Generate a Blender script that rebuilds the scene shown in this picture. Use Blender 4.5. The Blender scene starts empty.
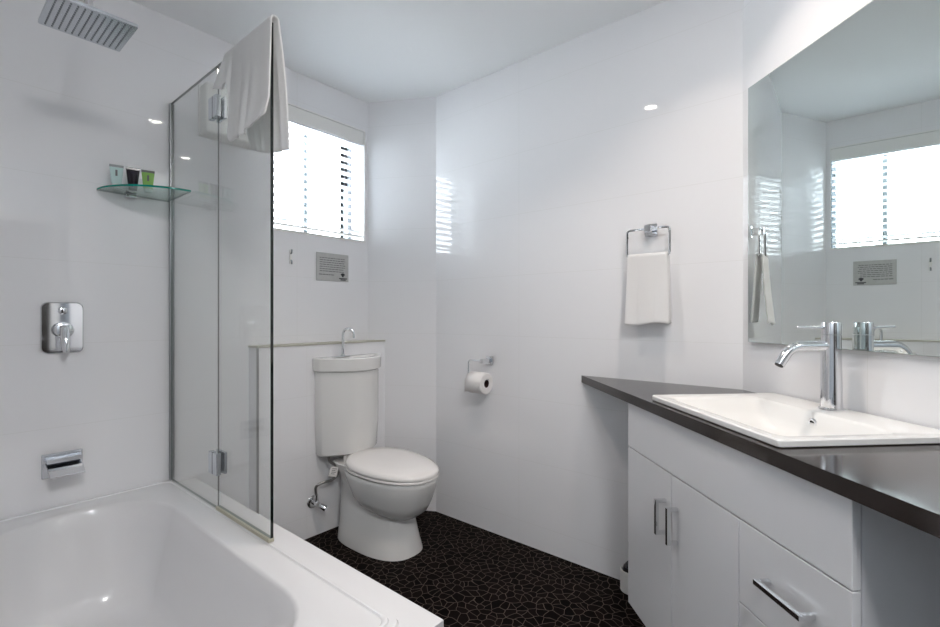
import bpy, bmesh, math, random
from mathutils import Vector, Matrix

S = bpy.context.scene
COL = S.collection
PI = math.pi
CEIL = 2.553
R2 = math.sqrt(0.5)
random.seed(4)

# ------------------------------------------------------------------ camera
cam_data = bpy.data.cameras.new('camera')
cam = bpy.data.objects.new('camera', cam_data)
COL.objects.link(cam)
cam_data.sensor_width = 36.0
cam_data.lens = 468.0 / 940.0 * 36.0
cam_data.shift_y = 2.5 / 940.0
cam_data.clip_start = 0.02
cam.location = (0.0, 0.0, 1.203)
cam.rotation_euler = (math.radians(90), 0, math.radians(-50))
S.camera = cam

# ------------------------------------------------------------------ world: bright overcast sky outside the window
world = bpy.data.worlds.new('overcast_sky')
S.world = world
world.use_nodes = True
bg = world.node_tree.nodes['Background']
bg.inputs['Color'].default_value = (0.86, 0.93, 1.0, 1)
bg.inputs['Strength'].default_value = 11.5

# ------------------------------------------------------------------ exposure
S.view_settings.view_transform = 'Standard'
S.view_settings.look = 'None'
S.view_settings.exposure = 0.66
S.view_settings.gamma = 1.0
S.view_settings.use_curve_mapping = False
S.cycles.max_bounces = 14
S.cycles.diffuse_bounces = 8
S.cycles.glossy_bounces = 6
S.cycles.transmission_bounces = 8
S.cycles.transparent_max_bounces = 16
S.cycles.caustics_reflective = False
S.cycles.caustics_refractive = False
S.cycles.sample_clamp_indirect = 6.0
S.cycles.use_denoising = True
DOWNLIGHT_W = 2.6
DOWNLIGHT_COL = (1.0, 0.87, 0.77)

# ------------------------------------------------------------------ materials
def new_mat(name):
    m = bpy.data.materials.new(name)
    m.use_nodes = True
    nt = m.node_tree
    return m, nt, nt.nodes['Principled BSDF']

def pbr(name, col, rough=0.4, metal=0.0, coat=0.0, spec=0.5, noise=0.0, nscale=40.0, bump=0.0, bscale=200.0, dist=0.001):
    m, nt, b = new_mat(name)
    b.inputs['Base Color'].default_value = (*col, 1)
    b.inputs['Roughness'].default_value = rough
    b.inputs['Metallic'].default_value = metal
    b.inputs['Coat Weight'].default_value = coat
    b.inputs['Coat Roughness'].default_value = 0.03
    b.inputs['Specular IOR Level'].default_value = spec
    tc = nt.nodes.new('ShaderNodeNewGeometry')
    if noise > 0:
        n = nt.nodes.new('ShaderNodeTexNoise')
        n.inputs['Scale'].default_value = nscale
        n.inputs['Detail'].default_value = 4
        nt.links.new(tc.outputs['Position'], n.inputs['Vector'])
        r = nt.nodes.new('ShaderNodeValToRGB')
        r.color_ramp.elements[0].position = 0.3
        r.color_ramp.elements[1].position = 0.7
        r.color_ramp.elements[0].color = (*[c * (1 - noise) for c in col], 1)
        r.color_ramp.elements[1].color = (*[min(1, c * (1 + noise)) for c in col], 1)
        nt.links.new(n.outputs['Fac'], r.inputs['Fac'])
        nt.links.new(r.outputs['Color'], b.inputs['Base Color'])
    if bump > 0:
        n = nt.nodes.new('ShaderNodeTexNoise')
        n.inputs['Scale'].default_value = bscale
        n.inputs['Detail'].default_value = 3
        nt.links.new(tc.outputs['Position'], n.inputs['Vector'])
        bp = nt.nodes.new('ShaderNodeBump')
        bp.inputs['Strength'].default_value = bump
        bp.inputs['Distance'].default_value = dist
        nt.links.new(n.outputs['Fac'], bp.inputs['Height'])
        nt.links.new(bp.outputs['Normal'], b.inputs['Normal'])
    return m

def tile_mat(name, direction, offset=(0.0, 0.12), width=1.2, height=0.325, mortar=0.0010):
    """white gloss wall tile in a stack bond; direction is the horizontal unit vector along the wall"""
    m, nt, b = new_mat(name)
    g = nt.nodes.new('ShaderNodeNewGeometry')
    d = nt.nodes.new('ShaderNodeVectorMath'); d.operation = 'DOT_PRODUCT'
    d.inputs[1].default_value = (direction[0], direction[1], 0)
    nt.links.new(g.outputs['Position'], d.inputs[0])
    sx = nt.nodes.new('ShaderNodeSeparateXYZ')
    nt.links.new(g.outputs['Position'], sx.inputs[0])
    a1 = nt.nodes.new('ShaderNodeMath'); a1.inputs[1].default_value = 6.0 - offset[0]
    a2 = nt.nodes.new('ShaderNodeMath'); a2.inputs[1].default_value = height * 10 - offset[1]
    nt.links.new(d.outputs['Value'], a1.inputs[0])
    nt.links.new(sx.outputs['Z'], a2.inputs[0])
    cx = nt.nodes.new('ShaderNodeCombineXYZ')
    nt.links.new(a1.outputs[0], cx.inputs[0]); nt.links.new(a2.outputs[0], cx.inputs[1])
    br = nt.nodes.new('ShaderNodeTexBrick')
    br.offset = 0.0; br.squash = 1.0
    br.inputs['Scale'].default_value = 1.0
    br.inputs['Brick Width'].default_value = width
    br.inputs['Row Height'].default_value = height
    br.inputs['Mortar Size'].default_value = mortar
    br.inputs['Mortar Smooth'].default_value = 0.1
    br.inputs['Color1'].default_value = (*TILE, 1)
    br.inputs['Color2'].default_value = (*TILE, 1)
    br.inputs['Mortar'].default_value = (0.74, 0.74, 0.74, 1)
    nt.links.new(cx.outputs[0], br.inputs['Vector'])
    nt.links.new(br.outputs['Color'], b.inputs['Base Color'])
    inv = nt.nodes.new('ShaderNodeMath'); inv.operation = 'SUBTRACT'; inv.inputs[0].default_value = 1.0
    nt.links.new(br.outputs['Fac'], inv.inputs[1])
    nz = nt.nodes.new('ShaderNodeTexNoise'); nz.inputs['Scale'].default_value = 7.0; nz.inputs['Detail'].default_value = 1.0
    nt.links.new(g.outputs['Position'], nz.inputs['Vector'])
    b1 = nt.nodes.new('ShaderNodeBump'); b1.inputs['Strength'].default_value = 0.03; b1.inputs['Distance'].default_value = 0.004
    nt.links.new(nz.outputs['Fac'], b1.inputs['Height'])
    bp = nt.nodes.new('ShaderNodeBump'); bp.inputs['Strength'].default_value = 0.10; bp.inputs['Distance'].default_value = 0.0006
    nt.links.new(inv.outputs[0], bp.inputs['Height'])
    nt.links.new(b1.outputs['Normal'], bp.inputs['Normal'])
    nt.links.new(bp.outputs['Normal'], b.inputs['Normal'])
    b.inputs['Roughness'].default_value = 0.03
    b.inputs['Specular IOR Level'].default_value = 0.5
    return m

TILE = (0.80, 0.80, 0.815)

def clear_glass(name, tint, f0=0.04):
    """clear pane: passes light straight through with a tint and reflects by angle"""
    m = bpy.data.materials.new(name); m.use_nodes = True
    nt = m.node_tree; nt.nodes.clear()
    out = nt.nodes.new('ShaderNodeOutputMaterial')
    tr = nt.nodes.new('ShaderNodeBsdfTransparent'); tr.inputs['Color'].default_value = (*tint, 1)
    gl = nt.nodes.new('ShaderNodeBsdfGlossy'); gl.inputs['Roughness'].default_value = 0.0
    g = nt.nodes.new('ShaderNodeNewGeometry')
    d = nt.nodes.new('ShaderNodeVectorMath'); d.operation = 'DOT_PRODUCT'
    nt.links.new(g.outputs['Incoming'], d.inputs[0]); nt.links.new(g.outputs['Normal'], d.inputs[1])
    ab = nt.nodes.new('ShaderNodeMath'); ab.operation = 'ABSOLUTE'; nt.links.new(d.outputs['Value'], ab.inputs[0])
    om = nt.nodes.new('ShaderNodeMath'); om.operation = 'SUBTRACT'; om.inputs[0].default_value = 1.0; om.use_clamp = True
    nt.links.new(ab.outputs[0], om.inputs[1])
    pw = nt.nodes.new('ShaderNodeMath'); pw.operation = 'POWER'; pw.inputs[1].default_value = 5.0
    nt.links.new(om.outputs[0], pw.inputs[0])
    ma = nt.nodes.new('ShaderNodeMath'); ma.operation = 'MULTIPLY_ADD'; ma.use_clamp = True
    ma.inputs[1].default_value = 1 - f0; ma.inputs[2].default_value = f0
    nt.links.new(pw.outputs[0], ma.inputs[0])
    mx = nt.nodes.new('ShaderNodeMixShader')
    nt.links.new(ma.outputs[0], mx.inputs[0]); nt.links.new(tr.outputs[0], mx.inputs[1]); nt.links.new(gl.outputs[0], mx.inputs[2])
    nt.links.new(mx.outputs[0], out.inputs['Surface'])
    return m

def emit(name, col, strength):
    m = bpy.data.materials.new(name); m.use_nodes = True
    nt = m.node_tree; nt.nodes.clear()
    out = nt.nodes.new('ShaderNodeOutputMaterial'); e = nt.nodes.new('ShaderNodeEmission')
    e.inputs['Color'].default_value = (*col, 1); e.inputs['Strength'].default_value = strength
    nt.links.new(e.outputs[0], out.inputs['Surface'])
    return m

def floor_mat():
    m, nt, b = new_mat('black_crazed_mosaic')
    g = nt.nodes.new('ShaderNodeNewGeometry')
    nz = nt.nodes.new('ShaderNodeTexNoise'); nz.inputs['Scale'].default_value = 9.0
    nt.links.new(g.outputs['Position'], nz.inputs['Vector'])
    mv = nt.nodes.new('ShaderNodeVectorMath'); mv.operation = 'MULTIPLY_ADD'
    mv.inputs[1].default_value = (0.055, 0.055, 0.0)
    nt.links.new(nz.outputs['Color'], mv.inputs[0]); nt.links.new(g.outputs['Position'], mv.inputs[2])
    v = nt.nodes.new('ShaderNodeTexVoronoi'); v.voronoi_dimensions = '2D'; v.feature = 'DISTANCE_TO_EDGE'
    v.inputs['Scale'].default_value = 27.0
    nt.links.new(mv.outputs[0], v.inputs['Vector'])
    vc = nt.nodes.new('ShaderNodeTexVoronoi'); vc.voronoi_dimensions = '2D'; vc.feature = 'F1'
    vc.inputs['Scale'].default_value = 27.0
    nt.links.new(mv.outputs[0], vc.inputs['Vector'])
    cr = nt.nodes.new('ShaderNodeValToRGB')
    cr.color_ramp.elements[0].color = (0.0010, 0.0006, 0.0006, 1); cr.color_ramp.elements[1].color = (0.0065, 0.0040, 0.0036, 1)
    sp = nt.nodes.new('ShaderNodeSeparateColor'); nt.links.new(vc.outputs['Color'], sp.inputs[0])
    nt.links.new(sp.outputs[0], cr.inputs['Fac'])
    st = nt.nodes.new('ShaderNodeMapRange'); st.inputs['From Min'].default_value = 0.014; st.inputs['From Max'].default_value = 0.042
    nt.links.new(v.outputs['Distance'], st.inputs['Value'])
    mx = nt.nodes.new('ShaderNodeMix'); mx.data_type = 'RGBA'
    nt.links.new(st.outputs[0], mx.inputs['Factor'])
    mx.inputs['A'].default_value = (0.10, 0.078, 0.068, 1)
    nt.links.new(cr.outputs['Color'], mx.inputs['B'])
    nt.links.new(mx.outputs['Result'], b.inputs['Base Color'])
    bp = nt.nodes.new('ShaderNodeBump'); bp.inputs['Strength'].default_value = 0.4; bp.inputs['Distance'].default_value = 0.002
    nt.links.new(st.outputs[0], bp.inputs['Height']); nt.links.new(bp.outputs['Normal'], b.inputs['Normal'])
    b.inputs['Roughness'].default_value = 0.55
    b.inputs['Specular IOR Level'].default_value = 0.035
    return m

M = {}
M['tile_x'] = tile_mat('white_tile_back', (1, 0), (0.17, 0.12))
M['tile_y'] = tile_mat('white_tile_right', (0, 1), (0.2, 0.12))
M['tile_s'] = tile_mat('white_tile_vanity', (R2, R2), (0.0, 0.12))
M['tile_c'] = tile_mat('white_tile_corner', (0.494, -0.869), (0.3, 0.12), width=4.0)
M['floor'] = floor_mat()
M['ceiling'] = pbr('matt_white_ceiling', (0.86, 0.87, 0.875), 0.9, spec=0.1)
M['acrylic'] = pbr('white_acrylic', (0.71, 0.71, 0.72), 0.10, coat=0.2)
M['ceramic'] = pbr('white_china', (0.74, 0.735, 0.72), 0.09, coat=0.2)
M['plastic'] = pbr('white_plastic', (0.76, 0.755, 0.73), 0.28)
M['seat'] = pbr('white_seat_plastic', (0.80, 0.78, 0.765), 0.15)
M['lacquer'] = pbr('white_gloss_lacquer', (0.74, 0.74, 0.755), 0.10)
M['paint'] = pbr('white_paint', (0.80, 0.80, 0.79), 0.35)
M['beige'] = pbr('cream_edge_trim', (0.50, 0.49, 0.42), 0.35)
M['grey_trim'] = pbr('grey_edge_trim', (0.33, 0.33, 0.33), 0.3, metal=0.3)
M['stone'] = pbr('dark_brown_stone', (0.017, 0.0115, 0.0098), 0.11, noise=0.15, nscale=420, coat=0.0)
M['chrome'] = pbr('polished_chrome', (0.80, 0.81, 0.83), 0.045, metal=1.0)
M['satin'] = pbr('satin_chrome', (0.62, 0.65, 0.69), 0.25, metal=1.0)
M['steel_hose'] = pbr('braided_steel', (0.35, 0.34, 0.33), 0.35, metal=1.0, bump=0.5, bscale=900)
M['mirror'] = pbr('silvered_mirror', (0.80, 0.845, 0.82), 0.0, metal=1.0)
M['mirror_edge'] = pbr('mirror_edge_green', (0.25, 0.33, 0.29), 0.1)
M['glass'] = clear_glass('clear_glass_screen', (0.98, 0.992, 0.987), 0.035)
M['glass_edge'] = pbr('dark_glass_edge', (0.006, 0.009, 0.009), 0.08)
M['glass_edge_soft'] = pbr('grey_green_glass_edge', (0.24, 0.27, 0.26), 0.15)
M['window_glass'] = clear_glass('window_glass', (0.97, 0.98, 0.98), 0.04)
M['shelf'] = clear_glass('green_glass', (0.90, 0.975, 0.955), 0.05)
M['shelf_edge'] = pbr('teal_glass_edge', (0.0, 0.22, 0.17), 0.06)
M['seal'] = pbr('cream_rubber_seal', (0.42, 0.40, 0.31), 0.5)
M['channel'] = pbr('grey_aluminium', (0.42, 0.43, 0.45), 0.3, metal=0.8)
M['black'] = pbr('black_void', (0.004, 0.004, 0.004), 0.6)
M['kick'] = pbr('black_kickboard', (0.008, 0.007, 0.007), 0.35)
def terry(name, col):
    m = pbr(name, col, 0.95, spec=0.1, bump=0.9, bscale=520, dist=0.003)
    nt = m.node_tree; b = nt.nodes['Principled BSDF']; out = nt.nodes['Material Output']
    tl_ = nt.nodes.new('ShaderNodeBsdfTranslucent'); tl_.inputs['Color'].default_value = (*col, 1)
    mx_ = nt.nodes.new('ShaderNodeMixShader'); mx_.inputs[0].default_value = 0.3
    nt.links.new(b.outputs[0], mx_.inputs[1]); nt.links.new(tl_.outputs[0], mx_.inputs[2]); nt.links.new(mx_.outputs[0], out.inputs['Surface'])
    return m
M['towel'] = terry('white_terry', (0.92, 0.915, 0.91))
M['paper'] = pbr('white_tissue', (0.83, 0.81, 0.80), 0.95, spec=0.05, bump=0.2, bscale=300)
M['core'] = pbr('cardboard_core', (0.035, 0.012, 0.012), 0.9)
M['sign'] = pbr('brushed_grey_plaque', (0.46, 0.46, 0.45), 0.4, metal=0.2, noise=0.05, nscale=60)
M['ink'] = pbr('grey_print', (0.14, 0.14, 0.14), 0.6)
M['ink_dark'] = pbr('black_print', (0.02, 0.02, 0.025), 0.6)
M['slat'] = pbr('white_blind_slat', (0.82, 0.84, 0.86), 0.35)
M['pelmet'] = pbr('warm_grey_pelmet', (0.78, 0.775, 0.755), 0.45)
M['alu'] = pbr('grey_window_frame', (0.27, 0.30, 0.32), 0.35, metal=0.2)
M['tube_aqua'] = pbr('pale_aqua_plastic', (0.52, 0.68, 0.66), 0.25)
M['tube_black'] = pbr('black_plastic', (0.012, 0.010, 0.016), 0.2)
M['tube_green'] = pbr('lime_green_plastic', (0.27, 0.50, 0.13), 0.25)
M['crimp'] = pbr('grey_crimp', (0.24, 0.26, 0.27), 0.35)
M['cap_clear'] = pbr('pale_cap', (0.62, 0.70, 0.69), 0.2)
M['lamp'] = emit('warm_lamp_lens', (1.0, 0.95, 0.88), 40.0)
M['entry'] = pbr('blue_grey_paint', (0.46, 0.50, 0.54), 0.6)
M['dome'] = emit('fill_dome_diffuser', (1.0, 0.985, 0.975), 42.0)  # glow of the added fill lamp behind the camera
M['door'] = pbr('dark_door', (0.03, 0.026, 0.024), 0.4)

# ------------------------------------------------------------------ mesh builder
class MB:
    def __init__(self):
        self.bm = bmesh.new(); self.bev = False
    def _add(self, t, mat=None, mi=0):
        if mat is not None:
            bmesh.ops.transform(t, matrix=mat, verts=t.verts)
        for f in t.faces: f.material_index = mi if f.material_index == 0 else f.material_index
        me = bpy.data.meshes.new('tmp'); t.to_mesh(me); t.free()
        self.bm.from_mesh(me); bpy.data.meshes.remove(me)
        return self
    def box(self, lo, hi, bevel=0.0, seg=2, mat=None, mi=0):
        t = bmesh.new()
        bmesh.ops.create_cube(t, size=1)
        for v in t.verts:
            v.co = Vector([(lo[i] + hi[i]) / 2 + v.co[i] * (hi[i] - lo[i]) for i in range(3)])
        if bevel > 0:
            self.bev = True
            bmesh.ops.bevel(t, geom=t.edges[:], offset=bevel, segments=seg, affect='EDGES', profile=0.5)
        return self._add(t, mat, mi)
    def loft(self, rings, cap0=True, cap1=True, mat=None, mi=0, closed=True):
        t = bmesh.new()
        L = [[t.verts.new(p) for p in r] for r in rings]
        n = len(L[0])
        for a, b in zip(L, L[1:]):
            for i in range(n if closed else n - 1):
                j = (i + 1) % n
                t.faces.new((a[i], a[j], b[j], b[i]))
        if cap0: t.faces.new(L[0][::-1])
        if cap1: t.faces.new(L[-1])
        bmesh.ops.recalc_face_normals(t, faces=t.faces)
        return self._add(t, mat, mi)
    def grid(self, pts, mat=None, mi=0):
        t = bmesh.new()
        V = [[t.verts.new(p) for p in r] for r in pts]
        for a, b in zip(V, V[1:]):
            for i in range(len(a) - 1):
                t.faces.new((a[i], a[i + 1], b[i + 1], b[i]))
        return self._add(t, mat, mi)
    def prism(self, poly, z0, z1, bevel=0.0, seg=2, mat=None, mi=0):
        t = bmesh.new()
        a = [t.verts.new((p[0], p[1], z0)) for p in poly]; b = [t.verts.new((p[0], p[1], z1)) for p in poly]
        n = len(poly)
        t.faces.new(a[::-1]); t.faces.new(b)
        for i in range(n): t.faces.new((a[i], a[(i + 1) % n], b[(i + 1) % n], b[i]))
        bmesh.ops.recalc_face_normals(t, faces=t.faces)
        if bevel > 0:
            self.bev = True
            bmesh.ops.bevel(t, geom=t.edges[:], offset=bevel, segments=seg, affect='EDGES', profile=0.5)
        return self._add(t, mat, mi)
    def prism_hole(self, outer, inner, z0, z1, mi=0):
        t = bmesh.new()
        rows = []
        for z in (z0, z1):
            vo = [t.verts.new((p[0], p[1], z)) for p in outer]; vi = [t.verts.new((p[0], p[1], z)) for p in inner]
            es = [t.edges.new((l[i], l[(i + 1) % len(l)])) for l in (vo, vi) for i in range(len(l))]
            bmesh.ops.triangle_fill(t, use_beauty=True, use_dissolve=False, edges=es)
            rows.append((vo, vi))
        for k in (0, 1):
            a, b = rows[0][k], rows[1][k]
            for i in range(len(a)):
                j = (i + 1) % len(a); t.faces.new((a[i], a[j], b[j], b[i]))
        bmesh.ops.recalc_face_normals(t, faces=t.faces)
        return self._add(t, None, mi)
    def lathe(self, prof, n=32, mat=None, mi=0, cap0=True, cap1=True):
        rings = [[(r * math.cos(2 * PI * k / n), r * math.sin(2 * PI * k / n), z) for k in range(n)] for r, z in prof]
        return self.loft(rings, cap0, cap1, mat, mi)
    def cyl(self, p0, p1, r, r1=None, n=24, bevel=0.0, mi=0):
        p0 = Vector(p0); p1 = Vector(p1); d = p1 - p0; L = d.length
        r1 = r if r1 is None else r1
        m = Matrix.Translation(p0) @ d.to_track_quat('Z', 'Y').to_matrix().to_4x4()
        if bevel > 0:
            prof = [(r - bevel, 0), (r - bevel * .3, bevel * .3), (r, bevel), (r1, L - bevel), (r1 - bevel * .3, L - bevel * .3), (r1 - bevel, L)]
        else: prof = [(r, 0), (r1, L)]
        return self.lathe(prof, n, m, mi)
    def tube(self, pts, r, n=14, mi=0, square=False, cap=True):
        pts = [Vector(p) for p in pts]
        rad = r if isinstance(r, (list, tuple)) else [r] * len(pts)
        rings = []; up = None
        for i, p in enumerate(pts):
            d = (pts[min(i + 1, len(pts) - 1)] - pts[max(i - 1, 0)]).normalized()
            if up is None:
                up = Vector((0, 0, 1)) if abs(d.z) < 0.9 else Vector((1, 0, 0))
            u = (up - d * up.dot(d)).normalized(); w = d.cross(u); up = u
            if square:
                q = rad[i] * 1.15; c = rad[i] * .85
                rings.append([p + u * a + w * b for a, b in ((q, c), (c, q), (-c, q), (-q, c), (-q, -c), (-c, -q), (c, -q), (q, -c))])
            else:
                rings.append([p + (u * math.cos(2 * PI * k / n) + w * math.sin(2 * PI * k / n)) * rad[i] for k in range(n)])
        return self.loft(rings, cap, cap, None, mi)
    def sphere(self, c, r, scale=(1, 1, 1), n=20, mi=0):
        t = bmesh.new(); bmesh.ops.create_uvsphere(t, u_segments=n, v_segments=n // 2, radius=r)
        for v in t.verts: v.co = Vector(c) + Vector([v.co[i] * scale[i] for i in range(3)])
        return self._add(t, None, mi)
    def build(self, name, mats, parent=None, angle=32, loc=None):
        me = bpy.data.meshes.new(name)
        bmesh.ops.remove_doubles(self.bm, verts=self.bm.verts, dist=1e-6)
        self.bm.to_mesh(me); self.bm.free()
        for m in (mats if isinstance(mats, (list, tuple)) else [mats]): me.materials.append(m)
        for p in me.polygons: p.use_smooth = True
        me.set_sharp_from_angle(angle=math.radians(angle))
        o = bpy.data.objects.new(name, me); COL.objects.link(o)
        if self.bev:
            wn = o.modifiers.new('even_normals', 'WEIGHTED_NORMAL'); wn.keep_sharp = True; wn.weight = 100
        if parent is not None: o.parent = parent
        if loc is not None: o.location = loc
        return o

def rrect(x0, x1, y0, y1, r, z, n=8):
    out = []
    r = min(r, (x1 - x0) / 2 - 1e-4, (y1 - y0) / 2 - 1e-4)
    for cx, cy, a0 in ((x1 - r, y1 - r, 0), (x0 + r, y1 - r, 90), (x0 + r, y0 + r, 180), (x1 - r, y0 + r, 270)):
        for k in range(n + 1):
            a = math.radians(a0 + 90 * k / n)
            out.append((cx + r * math.cos(a), cy + r * math.sin(a), z))
    return out

def bend(pts, r, n=6):
    """rounds the corners of a polyline"""
    P = [Vector(p) for p in pts]; out = [P[0]]
    for a, b, c in zip(P, P[1:], P[2:]):
        d0 = (a - b).normalized(); d1 = (c - b).normalized()
        k = min(r, (a - b).length * .49, (c - b).length * .49)
        s, e = b + d0 * k, b + d1 * k
        for i in range(n + 1):
            t = i / n
            out.append(s * (1 - t) ** 2 + b * 2 * t * (1 - t) + e * t * t)
    out.append(P[-1])
    return out

def thing(name, label, cat, loc=(0, 0, 0), rotz=0.0, group=None):
    o = bpy.data.objects.new(name, None); COL.objects.link(o)
    o.empty_display_size = 0.05
    o.location = loc; o.rotation_euler = (0, 0, rotz)
    o['label'] = label; o['category'] = cat; o['kind'] = 'thing'
    if group: o['group'] = group
    return o

def tag(o, label, cat, group=None, kind='thing'):
    o['label'] = label; o['category'] = cat; o['kind'] = kind
    if group: o['group'] = group
    return o

def struct(o, label, cat):
    return tag(o, label, cat, kind='structure')

# vanity frame: s runs along the slanting mirror wall, m is the distance towards that wall
VROT = math.radians(225)
def W(s, m, z=0.0):
    return Vector(((-s + m) * R2, (-s - m) * R2, z))

# ================================================================== SETTING
A_, B_, C_, D_, E_, K_, F_, G_, H_ = (-.02, 2.4), (1.851, 2.4), (2.073, 2.011), (2.073, .356), (1.0, -.717), (1.0, -.9), (-.8, -.9), (-.8, .74), (-.02, .74)

o = MB().box((-1.0, -1.1, -.12), (2.35, 2.7, 0)).build('floor', M['floor']); struct(o, 'black irregular mosaic floor with pale brown grout lines', 'floor')
o = MB().box((-1.0, -1.1, CEIL), (2.35, 2.7, CEIL + .12)).build('ceiling', M['ceiling']); struct(o, 'plain white painted flat ceiling', 'ceiling')

def wall(name, p, q, mat, label, e0=.12, e1=.12, th=.12):
    p = Vector((*p, 0)); q = Vector((*q, 0)); d = (q - p).normalized()
    nrm = Vector((-d.y, d.x, 0))          # outward: the outline runs clockwise
    a = p - d * e0; b = q + d * e1
    poly = [(a.x, a.y), (b.x, b.y), ((b + nrm * th).x, (b + nrm * th).y), ((a + nrm * th).x, (a + nrm * th).y)]
    o = MB().prism(poly, 0, CEIL).build(name, mat)
    return struct(o, label, 'wall')

# window wall with its opening
WX0, WX1, WZ0, WZ1 = 1.236, 1.824, 1.672, 2.358
w = MB()
w.box((-.14, 2.4, 0), (WX0, 2.65, CEIL)); w.box((WX1, 2.4, 0), (1.97, 2.65, CEIL))
w.box((WX0, 2.4, 0), (WX1, 2.65, WZ0)); w.box((WX0, 2.4, WZ1), (WX1, 2.65, CEIL))
struct(w.build('wall_back', M['tile_x']), 'white gloss tiled wall with the bath taps and the window', 'wall')
wall('wall_corner', B_, C_, M['tile_c'], 'narrow white wall slanting across the corner beside the window', .03, .03)
wall('wall_right', C_, D_, M['tile_y'], 'long white gloss tiled wall with the towel ring and paper holder', .03, .03)
wall('wall_vanity', D_, E_, M['tile_s'], 'slanting white tiled wall carrying the mirror above the vanity', .03, .1)
wall('wall_nib', E_, K_, M['entry'], 'short blue grey wall return behind the camera', .0, .1)
wall('wall_front', K_, F_, M['entry'], 'blue grey wall behind the camera', .1, .12)
wall('wall_entry', F_, G_, M['entry'], 'blue grey entry side wall behind the camera', .12, .12)
wall('wall_return', G_, H_, M['paint'], 'white return wall at the foot of the bath', .12, 0)
wall('wall_left', H_, A_, M['tile_y'], 'white tiled wall along the far long side of the bath', -.12, .12)

# false wall behind the toilet
h = MB()
h.prism([(1.105, 2.3), (1.9075, 2.3), (1.851, 2.399), (1.105, 2.399)], 0, 1.043)
struct(h.build('wall_false', M['tile_x']), 'low white boxed false wall behind the toilet', 'wall')
h = MB(); h.prism([(1.100, 2.294), (1.909, 2.294), (1.851, 2.399), (1.100, 2.399)], 1.0435, 1.053, .001)
struct(h.build('trim_1', M['beige']), 'cream ledge strip capping the low false wall', 'trim')
h = MB(); h.box((1.097, 2.292, 0.0), (1.1045, 2.303, 1.043))
struct(h.build('trim_2', M['grey_trim']), 'grey upright edge strip at the end of the false wall', 'trim')

# window: frame, mullions, panes, sill
win = bpy.data.objects.new('window_1', None); COL.objects.link(win); win.location = ((WX0 + WX1) / 2, 2.46, WZ0)
struct(win, 'small sliding window high above the toilet', 'window')
cx = (WX0 + WX1) / 2; hw = (WX1 - WX0) / 2; HH = WZ1 - WZ0
f = MB()
f.box((-hw, .075, 0), (-hw + .026, .160, HH), .002); f.box((hw - .026, .075, 0), (hw, .160, HH), .002)
f.box((-hw + .026, .105, 0), (hw - .026, .160, .016), .002); f.box((-hw + .026, .075, HH - .03), (hw - .026, .160, HH), .002)
f.build('window_frame', M['alu'], win)
for xm, wd in ((1.535, .026),):
    f = MB(); f.box((xm - cx - wd / 2, .130, .016), (xm - cx + wd / 2, .158, HH - .03), .001); f.build('mullion', M['alu'], win)
f = MB(); f.box((-hw + .026, .120, .016), (hw - .026, .124, HH - .03)); f.build('pane', M['window_glass'], win)
f = MB()
f.box((-hw - .006, -.064, -.012), (hw + .006, -.058, 0)); f.box((-hw - .006, -.064, 0), (-hw, -.058, HH)); f.box((hw, -.064, 0), (hw + .006, -.058, HH)); f.box((-hw - .006, -.064, HH), (hw + .006, -.058, HH + .008))
f.build('window_trim', M['pelmet'], win)
f = MB(); f.box((-hw, -.058, -.002), (hw, .104, .003)); f.build('sill', M['paint'], win)

# entry door behind the camera
dr = bpy.data.objects.new('door_1', None); COL.objects.link(dr); dr.location = (.42, -.9, 0); struct(dr, 'dark door behind the camera', 'door')
f = MB(); f.box((-.38, .001, 0.005), (.38, .03, 2.04), .002); f.build('leaf', M['door'], dr)
f = MB(); f.box((-.45, .001, 0), (-.385, .045, 2.1), .003); f.box((.385, .001, 0), (.45, .045, 2.1), .003); f.box((-.385, .001, 2.045), (.385, .045, 2.1), .003); f.build('architrave', M['paint'], dr)
f = MB(); f.cyl((.32, .03, 1.0), (.32, .075, 1.0), .011); f.cyl((.32, .068, 1.0), (.2, .068, 1.0), .009); f.build('handle', M['chrome'], dr)

# ================================================================== BATH
d = MB()
d.prism([(-.018, .800), (.853, .800), (.853, 2.398), (.752, 2.398), (.752, .862), (-.018, .862)], 0, .446, .003)
tag(d.build('bath_surround', M['acrylic']), 'white boxed ledge wrapped round the bath beside the mosaic floor', 'bath surround')

bt = MB()
N = 10
rings = [rrect(-.012, .735, .875, 2.385, .03, .30, N), rrect(-.012, .742, .868, 2.392, .03, .43, N), rrect(-.012, .748, .866, 2.396, .03, .4465, N),
         rrect(-.014, .766, .856, 2.398, .03, .4475, N), rrect(-.014, .768, .854, 2.398, .03, .455, N), rrect(-.012, .764, .858, 2.396, .028, .4605, N), rrect(-.008, .752, .872, 2.392, .03, .4607, N), rrect(-.006, .750, .874, 2.390, .03, .4655, N), rrect(-.003, .747, .877, 2.387, .03, .4665, N), rrect(.001, .742, .882, 2.382, .03, .4655, N), rrect(.003, .739, .885, 2.380, .03, .4607, N),
         rrect(.105, .662, .960, 2.305, .25, .4595, N), rrect(.111, .656, .968, 2.298, .245, .456, N), rrect(.116, .651, .977, 2.291, .24, .447, N),
         rrect(.128, .640, 1.04, 2.276, .22, .38, N), rrect(.146, .622, 1.17, 2.25, .17, .27, N), rrect(.166, .600, 1.31, 2.222, .14, .16, N),
         rrect(.182, .586, 1.38, 2.20, .145, .115, N), rrect(.205, .563, 1.43, 2.17, .13, .088, N), rrect(.24, .53, 1.48, 2.12, .11, .078, N), rrect(.30, .47, 1.55, 2.02, .07, .075, N)]
bt.loft(rings, False, True)
b_root = thing('bathtub', 'white drop-in bathtub under the shower head', 'bathtub', (.377, 1.63, 0))
o = bt.build('shell', M['acrylic'], b_root, 45, loc=(-.377, -1.63, 0))
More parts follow.
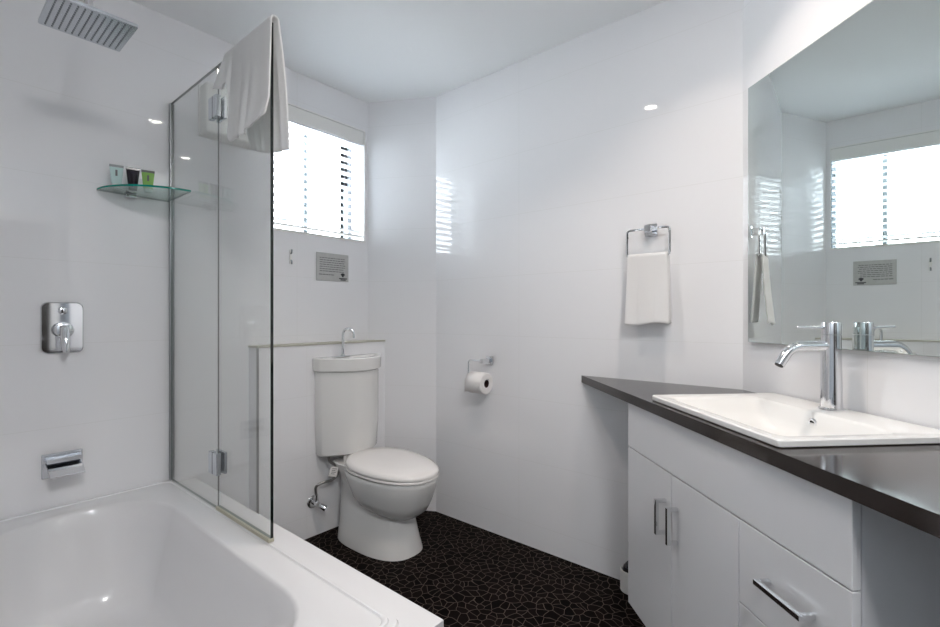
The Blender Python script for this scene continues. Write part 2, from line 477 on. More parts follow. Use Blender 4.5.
o = MB().lathe([(.001, 0), (.028, 0), (.032, .003), (.033, .006)][::-1], 24, Matrix.Translation((.0, .35, .0785)) ).build('waste', M['chrome'], b_root)

# ---- shower screen
GX = .753; GB = .4675; GT = 2.160
sc = thing('shower_screen', 'frameless two-panel clear glass shower screen standing on the bath rim', 'shower screen', (GX, 1.95, GB))
def pane(y0, y1, z0, z1, name):
    t = bmesh.new(); bmesh.ops.create_cube(t, size=1)
    for v in t.verts:
        v.co = Vector((v.co.x * .010, (y0 + y1) / 2 - 1.95 + v.co.y * (y1 - y0), (z0 + z1) / 2 - GB + v.co.z * (z1 - z0)))
    t.faces.ensure_lookup_table()
    for fc in t.faces:
        n = fc.normal
        fc.material_index = 0 if abs(n.x) > .5 or (n.y < -.5 and name == 'fixed_panel') or (n.y > .5 and name == 'door_panel') else (1 if n.y < -.5 else 2)
    b = MB(); b._add(t)
    return b.build(name, [M['glass'], M['glass_edge'], M['glass_edge_soft']], sc)
pane(1.8885, 2.392, GB, GT, 'fixed_panel')
pane(1.474, 1.8872, GB + .012, GT, 'door_panel')
f = MB(); f.box((-.009, .431, -.002), (-.0055, .447, GT - GB), 0); f.box((.0055, .431, -.002), (.009, .447, GT - GB)); f.box((-.009, .4425, -.002), (.009, .447, GT - GB)); f.build('wall_channel', M['channel'], sc)
f = MB(); f.box((-.0025, -.0626, .012), (.0025, -.0618, GT - GB - .004)); f.build('joint_seal', M['ink'], sc)
f = MB(); f.box((-.012, -.476, -.001), (.008, -.064, .0115), .002); f.build('bottom_seal', M['seal'], sc)
for zh in (.645, 1.994):
    f = MB()
    f.box((-.024, -.100, zh - .041 - GB), (-.0055, -.066, zh + .041 - GB), .002); f.box((-.024, -.061, zh - .041 - GB), (-.0055, -.027, zh + .041 - GB), .002)
    f.box((.0055, -.100, zh - .041 - GB), (.017, -.066, zh + .041 - GB), .002); f.box((.0055, -.061, zh - .041 - GB), (.017, -.027, zh + .041 - GB), .002)
    hg = f.build('hinge', M['satin'], sc)
    f = MB(); f.cyl((-.021, -.0635, zh - .041 - GB), (-.021, -.0635, zh + .041 - GB), .0024); f.build('pin', M['black'], hg)

# ---- bath towel thrown over the screen
def interp(tab, u):
    for (a, *va), (b, *vb) in zip(tab, tab[1:]):
        if u <= b:
            t = (u - a) / (b - a); t = t * t * (3 - 2 * t) if False else t
            return [x + (y - x) * t for x, y in zip(va, vb)]
    return list(tab[-1][1:])
TN = [(0, 1.452, 1.462, 1.850), (.10, 1.495, 1.500, 1.832), (.35, 1.575, 1.590, 1.812), (.66, 1.70, 1.700, 1.812), (.72, 1.725, 1.722, 1.85), (.76, 1.735, 1.738, 2.04), (.86, 1.768, 1.80, 2.035), (1, 1.802, 1.890, 2.062)]
TF = [(0, 1.452, 1.452, 1.752), (.35, 1.575, 1.57, 1.765), (.7, 1.71, 1.655, 1.79), (1, 1.80, 1.71, 1.81)]
NU, NV = 60, 26
rows = []
for i in range(NU + 1):
    u = i / NU
    yt, yb, zb = interp(TN, u); yft, yfb, zfb = interp(TF, u)
    row = []
    for k in range(NV + 1):                      # near flap from its hem up to the glass top
        t = k / NV; q = 1 - t
        z = zb + (GT - zb) * t
        fold = .009 * math.sin(u * 17 + .6) * q + .006 * math.sin(u * 31 + 1.5) * q * q
        curl = -.020 * max(0, 1 - t * 5) * math.exp(-((u - .12) / .16) ** 2)
        x = GX - .0125 - .020 * q * min(1.0, .15 + u * 2.2) * (1 - .8 * max(0, min(1, (u - .7) / .1))) - abs(fold) * min(1.0, .1 + u * 4) + curl
        row.append((x, yb + (yt - yb) * (t ** .8), z))
    for k in range(1, 8):                        # over the edge
        a = PI * k / 8
        row.append((GX - .0125 * math.cos(a), yt + (yft - yt) * k / 8, GT + .0125 * math.sin(a)))
    for k in range(NV + 1):                      # far flap
        t = k / NV
        z = GT + (zfb - GT) * t
        fold = .010 * math.sin(u * 14 + 2) * t + .004 * math.sin(u * 27) * t
        x = GX + .0125 + .026 * t + abs(fold)
        row.append((x, yft + (yfb - yft) * t - .012 * math.sin(PI * t) * (1 - u), z))
    rows.append(row)
tw = MB().grid(rows).build('bath_towel', M['towel'], None, 180)
md = tw.modifiers.new('thick', 'SOLIDIFY'); md.thickness = .007; md.offset = 0
md = tw.modifiers.new('smooth', 'SUBSURF'); md.levels = 1; md.render_levels = 1
tag(tw, 'large white bath towel draped over the top of the glass screen', 'towel')

# ---- wall box (fan heater) behind the screen
fh = thing('wall_unit', 'plain white wall-mounted box behind the glass screen and bath towel', 'wall unit', (.99, 2.4, 2.055))
f = MB(); f.box((-.12, -.085, 0), (.12, -.001, .235), .012, 3); f.build('casing', M['plastic'], fh)
f = MB(); f.box((-.125, -.012, -.004), (.125, -.001, .239), .003); f.build('back_plate', M['plastic'], fh)

# ---- shower head
sh = thing('rain_shower', 'square rain shower head hanging from the ceiling over the bath', 'shower head', (.35, 1.832, 2.1))
f = MB(); f.prism(rrect(-.103, .103, -.104, .104, .006, 0), 0, .010, .001); f.build('head_plate', M['satin'], sh)
f = MB()
for i in range(12):
    for j in range(14):
        x = -.088 + i * .016; y = -.088 + j * .0135
        f.lathe([(.0020, -.0022), (.0027, .0005)], 6, Matrix.Translation((x, y, 0)))
f.build('nozzles', M['crimp'], sh)
f = MB(); f.cyl((0, 0, .0095), (0, 0, .022), .026, .020, bevel=.002); f.cyl((0, 0, .02), (0, 0, .04), .015); f.build('swivel_nut', M['chrome'], sh)
f = MB(); f.cyl((0, 0, .038), (0, 0, CEIL - 2.1 - .012), .0115); f.cyl((0, 0, CEIL - 2.1 - .013), (0, 0, CEIL - 2.1 - .0005), .03); f.build('ceiling_arm', M['chrome'], sh)

# ---- bath mixer
mx = thing('bath_mixer', 'chrome bath mixer on a rounded square wall plate', 'tap', (.377, 2.4, 1.157))
m = Matrix.Rotation(PI / 2, 4, 'X')
f = MB(); f.loft([rrect(-.064, .064, -.099, .099, .022, z_) for z_ in (.001, .006)] + [rrect(-.061, .061, -.096, .096, .020, .009)], True, True, m); f.build('plate', M['chrome'], mx)
f = MB(); f.cyl((0, -.008, .067), (0, -.022, .067), .015, .013, bevel=.003); f.build('diverter_button', M['chrome'], mx)
f = MB(); f.cyl((0, -.008, -.008), (0, -.048, -.008), .031, .029, bevel=.003); hb = f.build('handle_body', M['chrome'], mx)
f = MB(); f.tube([(0, -.034, .004), (0, -.050, -.006), (0, -.066, -.040), (0, -.074, -.080), (0, -.076, -.092)], [.013, .014, .014, .012, .009], 16); f.build('lever', M['chrome'], mx)

# ---- bath spout
sp = thing('bath_spout', 'chrome waterfall bath spout low on the tap wall', 'tap', (.377, 2.4, .626))
f = MB(); f.box((-.061, -.008, -.046), (.061, -.001, .046), .002); f.build('plate', M['satin'], sp)
f = MB()
f.loft([[(-.050, -.007, .034), (.054, -.007, .034), (.054, -.007, .018), (-.050, -.007, .018)],
        [(-.050, -.045, .030), (.054, -.045, .030), (.054, -.045, .016), (-.050, -.045, .016)]], True, True)
f.build('spout_cover', M['satin'], sp)
f = MB()
f.loft([[(-.050, -.007, .012), (.054, -.007, .012), (.054, -.007, .004), (-.050, -.007, .004)],
        [(-.050, -.060, .000), (.054, -.060, .000), (.054, -.060, -.006), (-.050, -.060, -.006)],
        [(-.048, -.105, -.020), (.052, -.105, -.020), (.052, -.105, -.024), (-.048, -.105, -.024)]], True, True)
f.build('spout_lip', M['chrome'], sp)

# ---- glass shelf with travel tubes
gs = thing('corner_shelf', 'quarter round green glass shelf on the tap wall against the screen', 'shelf', (.742, 2.398, 1.716))
arc = [(0, 0)] + [(-.258 * math.cos(a), -.268 * math.sin(a)) for a in [PI / 2 * k / 24 for k in range(25)]]
t = bmesh.new()
va = [t.verts.new((p[0], p[1], 0)) for p in arc]; vb = [t.verts.new((p[0], p[1], .008)) for p in arc]
t.faces.new(va[::-1]); t.faces.new(vb)
for i in range(len(arc)):
    fc = t.faces.new((va[i], va[(i + 1) % len(arc)], vb[(i + 1) % len(arc)], vb[i]))
    fc.material_index = 1 if 0 < i < len(arc) - 1 else 2
b = MB(); b._add(t); b.build('glass', [M['shelf'], M['shelf_edge'], M['glass_edge_soft']], gs)
f = MB(); f.box((-.165, -.022, -.012), (-.125, -.001, -.0005), .002); f.box((-.165, -.022, .0085), (-.125, -.001, .016), .002); f.build('bracket', M['chrome'], gs)

def tube(x, y, mat, label, crimp, mark):
    r = thing('toiletry_tube', label, 'toiletry tube', (x, y, 1.7245), math.radians(-14), 'travel toiletry tubes on the glass shelf')
    f = MB(); f.cyl((0, 0, 0), (0, 0, .015), .0145, .0155, bevel=.0015); f.build('cap', M['cap_clear'] if mat is not M['tube_black'] else M['tube_black'], r)
    f = MB(); rg = []
    for k in range(9):
        q = k / 8; a = .0165 + .0065 * q; bb = .0165 * (1 - q) + .0022 * q
        rg.append([(a * math.cos(2 * PI * i / 24), bb * math.sin(2 * PI * i / 24), .0152 + .068 * q) for i in range(24)])
    f.loft(rg); f.build('body', mat, r)
    f = MB(); f.box((-.0235, -.0024, .0832), (.0235, .0024, .093), .0006); f.build('crimp', crimp, r)
    if mark:
        f = MB(); f.box((-.0035, -.0126, .046), (.0035, -.0095, .070)); f.build('print', M['ink'], r)
tube(.534, 2.325, M['tube_aqua'], 'pale aqua travel tube, leftmost on the glass shelf', M['crimp'], True)
tube(.588, 2.318, M['tube_black'], 'black travel tube between the aqua and the green one', M['tube_black'], False)
tube(.640, 2.312, M['tube_green'], 'lime green travel tube beside the black one on the shelf', M['ink'], True)

# ================================================================== TOILET
tl = thing('toilet', 'white close-coupled toilet with a hand basin built into its cistern lid', 'toilet', (1.615, 2.3, 0))
def egg(hw, yf, yb, z, n=40, p=2.25):
    yc = yb + (yf - yb) * .42
    out = []
    for k in range(n):
        a = 2 * PI * k / n; c, s = math.cos(a), math.sin(a)
        x = hw * math.copysign(abs(c) ** (2 / p), c)
        L = (yb - yc) if s > 0 else (yc - yf)
        out.append((x, yc + L * math.copysign(abs(s) ** (2 / p), s), z))
    return out
f = MB()
f.loft([egg(.158, -.578, -.05, .0005, p=2.6), egg(.157, -.576, -.05, .012, p=2.6), egg(.146, -.562, -.05, .06, p=2.6), egg(.132, -.550, -.045, .13, p=2.5), egg(.121, -.53, -.04, .20, p=2.5), egg(.105, -.48, -.035, .28, p=2.4),
        egg(.108, -.38, -.025, .34, p=2.6), egg(.125, -.32, -.02, .385, p=3.2), egg(.130, -.30, -.02, .398, p=3.4), egg(.127, -.30, -.022, .402, p=3.4)])
f.loft([egg(.06, -.54, -.36, .186), egg(.108, -.592, -.27, .198), egg(.142, -.628, -.22, .228), egg(.162, -.650, -.18, .268), egg(.178, -.672, -.15, .33), egg(.186, -.684, -.13, .370), egg(.187, -.686, -.125, .386), egg(.183, -.682, -.125, .394)])
f.build('pan', M['ceramic'], tl, 50)
def tilt(r, k=.03, d=-.006): return [(x, y, z + d + (y + .42) * k) for x, y, z in r]
f = MB(); f.loft([tilt(r, .02, -.003) for r in (egg(.186, -.686, -.140, .4035), egg(.192, -.692, -.135, .407), egg(.193, -.693, -.135, .414), egg(.190, -.690, -.137, .4185))]); f.build('seat', M['seat'], tl, 50)
f = MB(); f.loft([tilt(r) for r in (egg(.189, -.688, -.142, .4225, p=2.15), egg(.194, -.694, -.138, .426, p=2.15), egg(.194, -.694, -.138, .436, p=2.15), egg(.189, -.687, -.142, .447, p=2.15), egg(.172, -.66, -.160, .455, p=2.1), egg(.12, -.58, -.23, .461, p=2.1), egg(.05, -.45, -.32, .463))]); f.build('lid', M['seat'], tl, 60)
for sx in (-1, 1):
    f = MB(); f.cyl((sx * .075, -.112, .4025), (sx * .075, -.112, .436), .013, bevel=.003); f.build('lid_hinge', M['seat'], tl)

def cist(hw, z, side=.062, bulge=.125, back=-.003, n=28):
    pts = [(hw, back, z), (-hw, back, z), (-hw, back - side + .012, z)]
    for k in range(n + 1):
        u = -1 + 2 * k / n
        pts.append((u * (hw - .008), back - side - bulge * (1 - abs(u) ** 2.1), z))
    pts.append((hw, back - side + .012, z))
    return pts
cs = MB()
cs.loft([cist(.183, .434, .05, .080), cist(.193, .446, .057, .100), cist(.197, .60), cist(.199, .897)])
ci = cs.build('cistern', M['ceramic'], tl, 40)
# lid with a hand basin scooped into its top
cl = MB()
ring_o = [cist(.203, .8985, .064, .130), cist(.211, .906, .068, .136), cist(.213, .968, .069, .138), cist(.208, .974, .067, .133)]
def shrink(r, k, z, c=(0, -.105)): return [(c[0] + (p[0] - c[0]) * k[0], c[1] + (p[1] - c[1]) * k[1], z) for p in r]
base = cist(.208, .974, .067, .133)
cl.loft(ring_o + [shrink(base, (.80, .56), .9735), shrink(base, (.74, .50), .968), shrink(base, (.60, .40), .952), shrink(base, (.2, .15), .946)])
li = cl.build('cistern_basin', M['ceramic'], tl, 40)
f = MB(); f.box((-.112, -.060, .9738), (-.002, -.028, .979), .0015); tb = f.build('tap_plate', M['chrome'], tl)
f = MB()
pth = [(0, -.045, .978), (0, -.045, 1.085)] + [(.021 - .021 * math.cos(a) , -.045 - (.022 - .022 * math.cos(a)), 1.098 + .034 * math.sin(a)) for a in [PI * k / 12 for k in range(13)]] + [(.042, -.089, 1.078)]
pth = [(p[0] - .047, p[1], p[2]) for p in pth]
f.tube(pth, [.0085] * 2 + [.008] * 13 + [.0085], 16); f.cyl((-.047, -.045, .9785), (-.047, -.045, .988), .014, .011, bevel=.002)
f.build('spout', M['chrome'], tl)

# stop valve with hose and tag
sv = thing('stop_valve', 'chrome stop valve low on the false wall feeding the toilet cistern', 'valve', (1.405, 2.3, .19))
f = MB(); f.cyl((0, -.001, 0), (0, -.008, 0), .034, .030, bevel=.002); f.build('flange', M['chrome'], sv)
f = MB(); f.cyl((0, -.007, 0), (0, -.055, 0), .013); f.cyl((0, -.035, .008), (0, -.035, .045), .010); f.build('body', M['chrome'], sv)
f = MB(); f.cyl((.012, -.045, -.012), (.034, -.075, -.030), .014, .017, bevel=.002); f.build('knob', M['chrome'], sv)
f = MB()
hp = bend([(0, -.035, .043), (-.012, -.045, .098), (.025, -.06, .112), (.075, -.065, .107), (.118, -.07, .135), (.100, -.07, .19), (.060, -.07, .215), (.052, -.07, .246)], .03, 8)
f.tube(hp, .0072, 12); f.build('hose', M['steel_hose'], sv)
f = MB(); f.box((-.024, -.003, -.026), (.024, .003, .026), .001, mat=Matrix.Translation((.066, -.100, .168)) @ Matrix.Rotation(math.radians(18), 4, 'Y')); tg_ = f.build('paper_tag', M['paper'], sv)
f = MB()
for k in range(4): f.box((-.017, -.0036, .014 - k * .009), (.012 - (k % 2) * .006, -.0029, .017 - k * .009), mat=Matrix.Translation((.066, -.100, .168)) @ Matrix.Rotation(math.radians(18), 4, 'Y'))
f.build('print', M['ink'], tg_)

# sign, cord cleat
sg = thing('wall_sign', 'small grey printed notice plaque under the window', 'sign', (1.596, 2.4, 1.490))
f = MB(); f.box((-.109, -.005, -.081), (.109, -.001, .081), .001); f.build('plaque', M['sign'], sg)
f = MB(); rs = random.Random(3)
for k, wl in enumerate((.17, .172, .168, .174, .171, .16, .165)):
    zz = .052 - k * .0128; x0 = -.088
    while x0 < -.088 + wl:
        L = rs.uniform(.008, .022); f.box((x0, -.0057, zz - .0022), (min(x0 + L, -.088 + wl), -.0049, zz + .0022)); x0 += L + .004
x0 = -.093
while x0 < .01:
    L = rs.uniform(.010, .024); f.box((x0, -.0057, -.0475), (x0 + L, -.0049, -.0425)); x0 += L + .0035
f.build('lettering', M['ink'], sg)
f = MB()
f.prism([(.068 + .014 * math.cos(2 * PI * k / 20), -.045 + .008 * math.sin(2 * PI * k / 20) + .006) for k in range(20)], .0049, .0058, mat=Matrix.Rotation(PI / 2, 4, 'X'))
f.box((.062, -.0058, -.054), (.074, -.0049, -.046)); f.box((.042, -.0058, -.066), (.098, -.0049, -.060)); f.box((.052, -.0058, -.074), (.088, -.0049, -.068))
f.build('emblem', M['ink_dark'], sg)

ck = thing('cord_cleat', 'tiny white blind cord cleat on the wall below the window', 'cleat', (1.331, 2.4, 1.526))
f = MB(); f.box((-.006, -.006, -.038), (.006, -.001, .038), .001); f.build('base', M['plastic'], ck)
f = MB(); f.tube([(0, -.005, .018), (0, -.014, .022), (0, -.016, .040)], .004, 8); f.build('horn', M['crimp'], ck)
f = MB(); f.tube([(0, -.005, -.018), (0, -.014, -.022), (0, -.016, -.040)], .004, 8); f.build('horn', M['crimp'], ck)

# ---- venetian blind
vb_ = thing('venetian_blind', 'white venetian blind half open in the window under its grey pelmet', 'blind', (cx, 2.425, WZ0))
f = MB(); f.box((-hw + .0005, -.024, HH - .079), (hw - .0005, -.016, HH - .0005), .0005); f.build('pelmet', M['pelmet'], vb_)
f = MB(); f.box((-hw + .004, -.014, HH - .086), (hw - .004, .028, HH - .046), .002); f.build('headrail', M['slat'], vb_)
f = MB()
nsl = 13; z0, z1 = .058, HH - .108
for k in range(nsl):
    z = z0 + (z1 - z0) * k / (nsl - 1)
    mtx = Matrix.Translation((0, .007, z)) @ Matrix.Rotation(math.radians(-9), 4, 'X')
    f.box((-hw + .006, -.0225, -.0013), (hw - .006, .0225, .0013), 0, mat=mtx)
f.build('slats', M['slat'], vb_)
f = MB(); f.box((-hw + .006, -.015, .026), (hw - .006, .029, .036), .003); f.build('bottom_rail', M['pelmet'], vb_)
for x in (-.19, 0.0, .19):
    for y in (-.0165, .0305):
        f = MB(); f.cyl((x, y, .034), (x, y, HH - .08), .0009, n=6); f.build('ladder_cord', M['slat'], vb_)

# ================================================================== LONG WALL FITTINGS
# toilet roll holder
rh = thing('roll_holder', 'chrome toilet roll holder on the long tiled wall', 'toilet roll holder', (2.073, 1.590, .957))
f = MB(); f.box((-.012, -.024, -.024), (-.001, .024, .024), .002); f.build('wall_plate', M['chrome'], rh)
f = MB(); f.box((-.085, -.012, -.012), (-.010, .012, .012), .002); f.build('post', M['chrome'], rh)
f = MB(); f.tube(bend([(-.073, .010, 0), (-.073, .100, 0), (-.073, .100, -.098), (-.073, .080, -.098), (-.073, -.040, -.098)], .018, 6), .0048, 12); f.build('arm', M['chrome'], rh)
tr = thing('toilet_roll', 'part-used white toilet roll hanging on the chrome holder', 'toilet roll', (2.000, 1.612, .836))
rx = Matrix.Rotation(PI / 2, 4, 'X')
f = MB()
ro, ri, hl = .058, .0225, .052
f.lathe([(ri, -hl), (ro - .004, -hl), (ro, -hl + .003), (ro, hl - .003), (ro - .004, hl), (ri, hl), (ri, -hl)], 40, rx, 0, False, False); f.build('paper', M['paper'], tr, 30)
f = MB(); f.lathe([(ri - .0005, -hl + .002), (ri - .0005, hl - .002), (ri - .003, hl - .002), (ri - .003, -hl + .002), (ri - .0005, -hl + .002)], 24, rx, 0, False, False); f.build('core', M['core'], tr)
f = MB()
rows = []
for k in range(10):
    q = k / 9
    a = PI * .52 + q * PI * .42
    rows.append([(math.cos(a) * (ro + .002), y, math.sin(a) * (ro + .002)) for y in (-hl, hl)])
rows.append([(-ro - .004, -hl * .55, -.030), (-ro - .004, hl, -.045)])
f.grid(rows); o = f.build('loose_sheet', M['paper'], tr, 60)
md = o.modifiers.new('thick', 'SOLIDIFY'); md.thickness = .0012; md.offset = 1

# towel ring and hand towel
tg = thing('towel_ring', 'chrome rectangular towel ring on the long wall above the vanity', 'towel ring', (2.073, .704, 1.576))
f = MB(); f.box((-.012, -.026, -.026), (-.001, .026, .026), .002); f.build('wall_plate', M['chrome'], tg)
f = MB(); f.box((-.058, -.014, -.016), (-.010, .014, .014), .002); f.build('post', M['chrome'], tg)
f = MB()
loop = bend([(-.05, .0, 0), (-.05, .090, 0), (-.05, .090, -.118), (-.05, -.090, -.118), (-.05, -.090, 0), (-.05, 0, 0)], .016, 6)
f.tube(loop, .0052, 10, cap=True); f.build('ring', M['chrome'], tg)
rows = []
for i in range(31):
    u = i / 30; row = []
    yo = -.085 + .170 * u
    for k in range(17):
        t = k / 16
        x = -.0105 - .022 * t ** 1.3 - .005 * abs(math.sin(u * 8 + .5)) * t
        row.append((x, yo * (1 + .10 * t) - .006 * t, -.290 * t + .006 * math.sin(u * 6) * t))
    row = row[::-1]
    for k in range(1, 8):
        a = PI * k / 8; row.append((-.0105 * math.cos(a), yo, .0105 * math.sin(a)))
    for k in range(17):
        t = k / 16
        row.append((.0105 + .018 * t, yo * (1 + .06 * t), -.284 * t))
    rows.append(row)
ht = MB().grid(rows).build('hand_towel', M['towel'], None, 180, loc=(2.023, .704, 1.458))
md = ht.modifiers.new('thick', 'SOLIDIFY'); md.thickness = .007; md.offset = 0
md = ht.modifiers.new('smooth', 'SUBSURF'); md.levels = 1; md.render_levels = 1
tag(ht, 'small white hand towel folded over the chrome towel ring', 'towel')

# ================================================================== VANITY
S0 = -1.23; MWALL = 1.2125
def L(s, m): return (s - S0, m - MWALL)           # vanity coordinates to the local frame at the wall
def vthing(name, label, cat, z=0.0): return thing(name, label, cat, W(S0, MWALL, z), VROT)

def vbox(b, s0, s1, m0, m1, z0, z1, bevel=0.0, mi=0): return b.box((s0 - S0, m0 - MWALL, z0), (s1 - S0, m1 - MWALL, z1), bevel, mi=mi)

vc = vthing('vanity_cabinet', 'white gloss vanity cabinet with two doors and drawers under the dark benchtop', 'cabinet')
c0, c1, fm, zb, zt = -1.70, -.765, .745, .13, .8825
f = MB()
vbox(f, c0, c0 + .016, fm + .0195, 1.207, zb, zt); vbox(f, c1 - .016, c1, fm + .0195, 1.207, zb, zt)
vbox(f, c0 + .016, c1 - .016, fm + .0195, 1.207, zb, zb + .016); vbox(f, c0 + .016, c1 - .016, 1.195, 1.207, zb + .016, zt)
vbox(f, -1.078, -1.062, fm + .0195, 1.19, zb + .016, .70)
f.build('carcass', M['lacquer'], vc)
f = MB(); vbox(f, c0, c1, fm, fm + .018, .7165, zt, .002); f.build('top_panel', M['lacquer'], vc)
f = MB(); vbox(f, c0 + .04, c1 - .02, fm + .06, 1.20, 0.0005, zb - .0005); f.build('kickboard', M['kick'], vc)
def pull(parent, s, z, length, vertical):
    b = MB(); r = .0054; off = fm - .030
    if vertical:
        pts = [(s - S0, fm - MWALL + .0005, z + length / 2), (s - S0, off - MWALL, z + length / 2), (s - S0, off - MWALL, z - length / 2), (s - S0, fm - MWALL + .0005, z - length / 2)]
    else:
        pts = [(s - length / 2 - S0, fm - MWALL + .0005, z), (s - length / 2 - S0, off - MWALL, z), (s + length / 2 - S0, off - MWALL, z), (s + length / 2 - S0, fm - MWALL + .0005, z)]
    P = [Vector(p) for p in pts]
    if vertical:
        b.box((P[1].x - r, P[1].y - r, P[2].z - r), (P[1].x + r, P[1].y + r, P[1].z + r), .0008)
        for q in (P[0], P[3]): b.box((q.x - r, P[1].y + r - .001, q.z - r), (q.x + r, q.y, q.z + r), .0006)
    else:
        b.box((P[1].x - r, P[1].y - r, z - r), (P[2].x + r, P[1].y + r, z + r), .0008)
        for q in (P[0], P[3]): b.box((q.x - r, P[1].y + r - .001, z - r), (q.x + r, q.y, z + r), .0006)
    return b.build('handle', M['chrome'], parent)
for a, b_, hs in ((c0, -1.3865, -1.420), (-1.3835, -1.0715, -1.350)):
    f = MB(); vbox(f, a, b_, fm, fm + .018, zb, .7125, .002); dd = f.build('door', M['lacquer'], vc); pull(dd, hs, .570, .100, True)
for z0, z1 in ((.5165, .7135), (.3245, .5135), (zb, .3215)):
    f = MB(); vbox(f, -1.0685, c1, fm, fm + .018, z0, z1, .002); dd = f.build('drawer', M['lacquer'], vc); pull(dd, -.9075, (z0 + z1) / 2 + .004, .118, False)

# benchtop: one slab with a hole for the basin
SL, SR, MF = -2.2, .30, .7315
lc = -1.716
outer = [L(-2.199, MF), L(.24, MF), L(-.21, MWALL), L(lc, MWALL)]
bs0, bs1, bm0, bm1 = -1.532, -.948, .752, 1.200
inner = [L(bs0 + .02, bm0 + .02), L(bs1 - .02, bm0 + .02), L(bs1 - .02, bm1 - .02), L(bs0 + .02, bm1 - .02)]
b = MB(); b.prism_hole(outer, inner, 0, .034)
o = b.build('benchtop', M['stone'], None, 20); o.location = W(S0, MWALL, .883); o.rotation_euler = (0, 0, VROT)
tag(o, 'dark brown polished stone benchtop with an angled end on the vanity', 'benchtop')

# basin
bs = vthing('basin', 'white rectangular drop-in basin set in the dark benchtop', 'basin', .9175)
def br(s0, s1, m0, m1, r, z): return rrect(s0 - S0, s1 - S0, m0 - MWALL, m1 - MWALL, r, z - .9175, 6)
f = MB()
f.loft([br(bs0 + .023, bs1 - .023, bm0 + .023, bm1 - .023, .02, .885), br(bs0 + .021, bs1 - .021, bm0 + .021, bm1 - .021, .02, .9172), br(bs0 + .002, bs1 - .002, bm0 + .002, bm1 - .002, .010, .9178), br(bs0, bs1, bm0, bm1, .010, .920), br(bs0, bs1, bm0, bm1, .010, .932), br(bs0 + .003, bs1 - .003, bm0 + .003, bm1 - .003, .009, .9352),
        br(bs0 + .03, bs1 - .03, bm0 + .026, bm1 - .115, .02, .9345), br(-1.475, -.985, .790, 1.080, .03, .932), br(-1.468, -.992, .797, 1.076, .032, .926), br(-1.445, -1.015, .82, 1.068, .04, .892), br(-1.40, -1.06, .845, 1.058, .045, .866), br(-1.36, -1.10, .865, 1.045, .05, .858), br(-1.28, -1.18, .92, 1.0, .035, .854)], False, True)
f.build('bowl', M['ceramic'], bs, 40)
f = MB(); mo = Matrix.Translation((*L(-1.222, 1.0715), .903 - .9175)) @ Matrix.Rotation(math.radians(102), 4, 'X')
f.lathe([(.0085, -.002), (.0085, .003), (.0125, .003), (.0135, .0015), (.0135, -.002)], 24, mo, 0, False, False); of = f.build('overflow_ring', M['chrome'], bs)
f = MB(); f.lathe([(.0001, .0008), (.0088, .0008)], 24, mo, 0, False, False); f.build('overflow_hole', M['black'], of)
f = MB(); f.lathe([(.0305, 0), (.030, .003), (.022, .004), (.001, .006)], 28, Matrix.Translation((*L(-1.23, .96), .8545 - .9175))); f.build('waste', M['chrome'], bs)

# basin mixer
MS, MM = -1.248, 1.150
bmx = thing('basin_mixer', 'tall chrome single-lever basin mixer on the back of the white basin', 'tap', W(MS, MM, .9355), VROT)
f = MB(); f.lathe([(.031, 0), (.031, .004), (.0275, .007), (.0262, .03), (.0240, .20), (.0240, .2125), (.0230, .2135)], 40); f.build('body', M['chrome'], bmx)
f = MB(); f.lathe([(.0230, .2145), (.0240, .2155), (.0240, .248), (.0230, .250)], 40); cp = f.build('lever_cap', M['chrome'], bmx)
f = MB(); f.tube([(0, -.024, .234), (0, -.102, .236)], [.0042, .0036], 12); f.sphere((0, -.102, .236), .0036); f.build('lever', M['chrome'], cp)
f = MB()
f.tube(bend([(0, -.015, .182), (0, -.122, .182), (0, -.160, .128)], .05, 10), .0140, 20); f.build('spout', M['chrome'], bmx)
f = MB(); f.tube([(0, -.1594, .1285), (0, -.1608, .1265)], .0110, 16); f.build('aerator', M['black'], bmx)

# mirror
mr = thing('mirror', 'large frameless rectangular mirror on the slanting wall above the basin', 'mirror', W(-1.663, 1.2022, 1.107), VROT + math.radians(.5))
f = MB(); f.box((0, -.006, 0), (1.30, -.0045, .952)); f.build('silver_face', M['mirror'], mr)
f = MB(); f.box((-.0008, -.0058, -.0008), (1.3008, -.0008, .9528)); f.build('backing', M['mirror_edge'], mr)

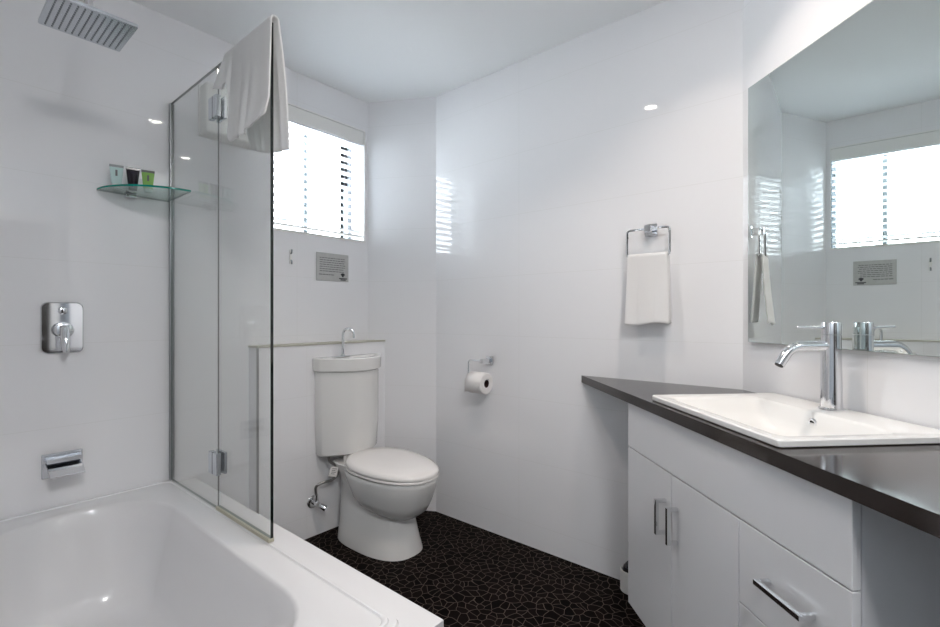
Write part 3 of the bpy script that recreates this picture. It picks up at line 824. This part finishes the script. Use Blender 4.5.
# toilet brush behind the cabinet
tbh = thing('toilet_brush', 'white toilet brush holder half hidden between the cabinet and long wall', 'toilet brush', (2.024, .780, 0))
f = MB(); f.lathe([(.040, .0005), (.043, .004), (.043, .09), (.041, .093), (.038, .093), (.038, .006), (.001, .005)], 28); f.build('holder', M['plastic'], tbh)
f = MB(); f.lathe([(.006, .006), (.030, .02), (.034, .06), (.030, .105), (.014, .125)], 20); f.build('brush_head', M['tube_black'], tbh)
f = MB(); f.cyl((0, 0, .125), (0, 0, .215), .009, .011, bevel=.003); f.build('handle', M['chrome'], tbh)

# ================================================================== DOWNLIGHTS AND ADDED FILL LIGHT
def downlight(x, y, label):
    r = thing('downlight', label, 'ceiling light', (x, y, CEIL), 0, 'recessed ceiling downlights')
    f = MB(); f.lathe([(.050, -.0005), (.050, -.004), (.046, -.006), (.038, -.004), (.038, -.0005)], 36, None, 0, False, False); f.build('trim_ring', M['paint'], r)
    f = MB(); f.lathe([(.037, -.0008), (.001, -.0012)], 32, None, 0, False, False); f.build('lens', M['lamp'], r)
    ld = bpy.data.lights.new('lamp', 'AREA'); ld.shape = 'DISK'; ld.size = .07; ld.energy = DOWNLIGHT_W; ld.color = DOWNLIGHT_COL; ld.spread = math.radians(115)
    lo = bpy.data.objects.new('lamp', ld); COL.objects.link(lo); lo.parent = r; lo.location = (0, 0, -.008)
downlight(1.08, 1.05, 'round recessed downlight in the middle of the ceiling')
downlight(1.50, .37, 'round recessed downlight over the vanity basin')
cl_ = thing('fill_light', 'added round dome fill light on the ceiling behind the camera, out of view', 'ceiling light', (.10, -.45, CEIL))  # invented lamp, out of view, added to brighten the tap wall and soften shadows
f = MB(); f.lathe([(.001, -.0005), (.24, -.0005), (.24, -.02), (.23, -.024), (.001, -.024)], 48); f.build('base_ring', M['paint'], cl_)
f = MB(); f.lathe([(.22, -.0245), (.214, -.05), (.17, -.085), (.09, -.105), (.001, -.11)], 48, None, 0, True, False); f.build('diffuser', M['dome'], cl_)
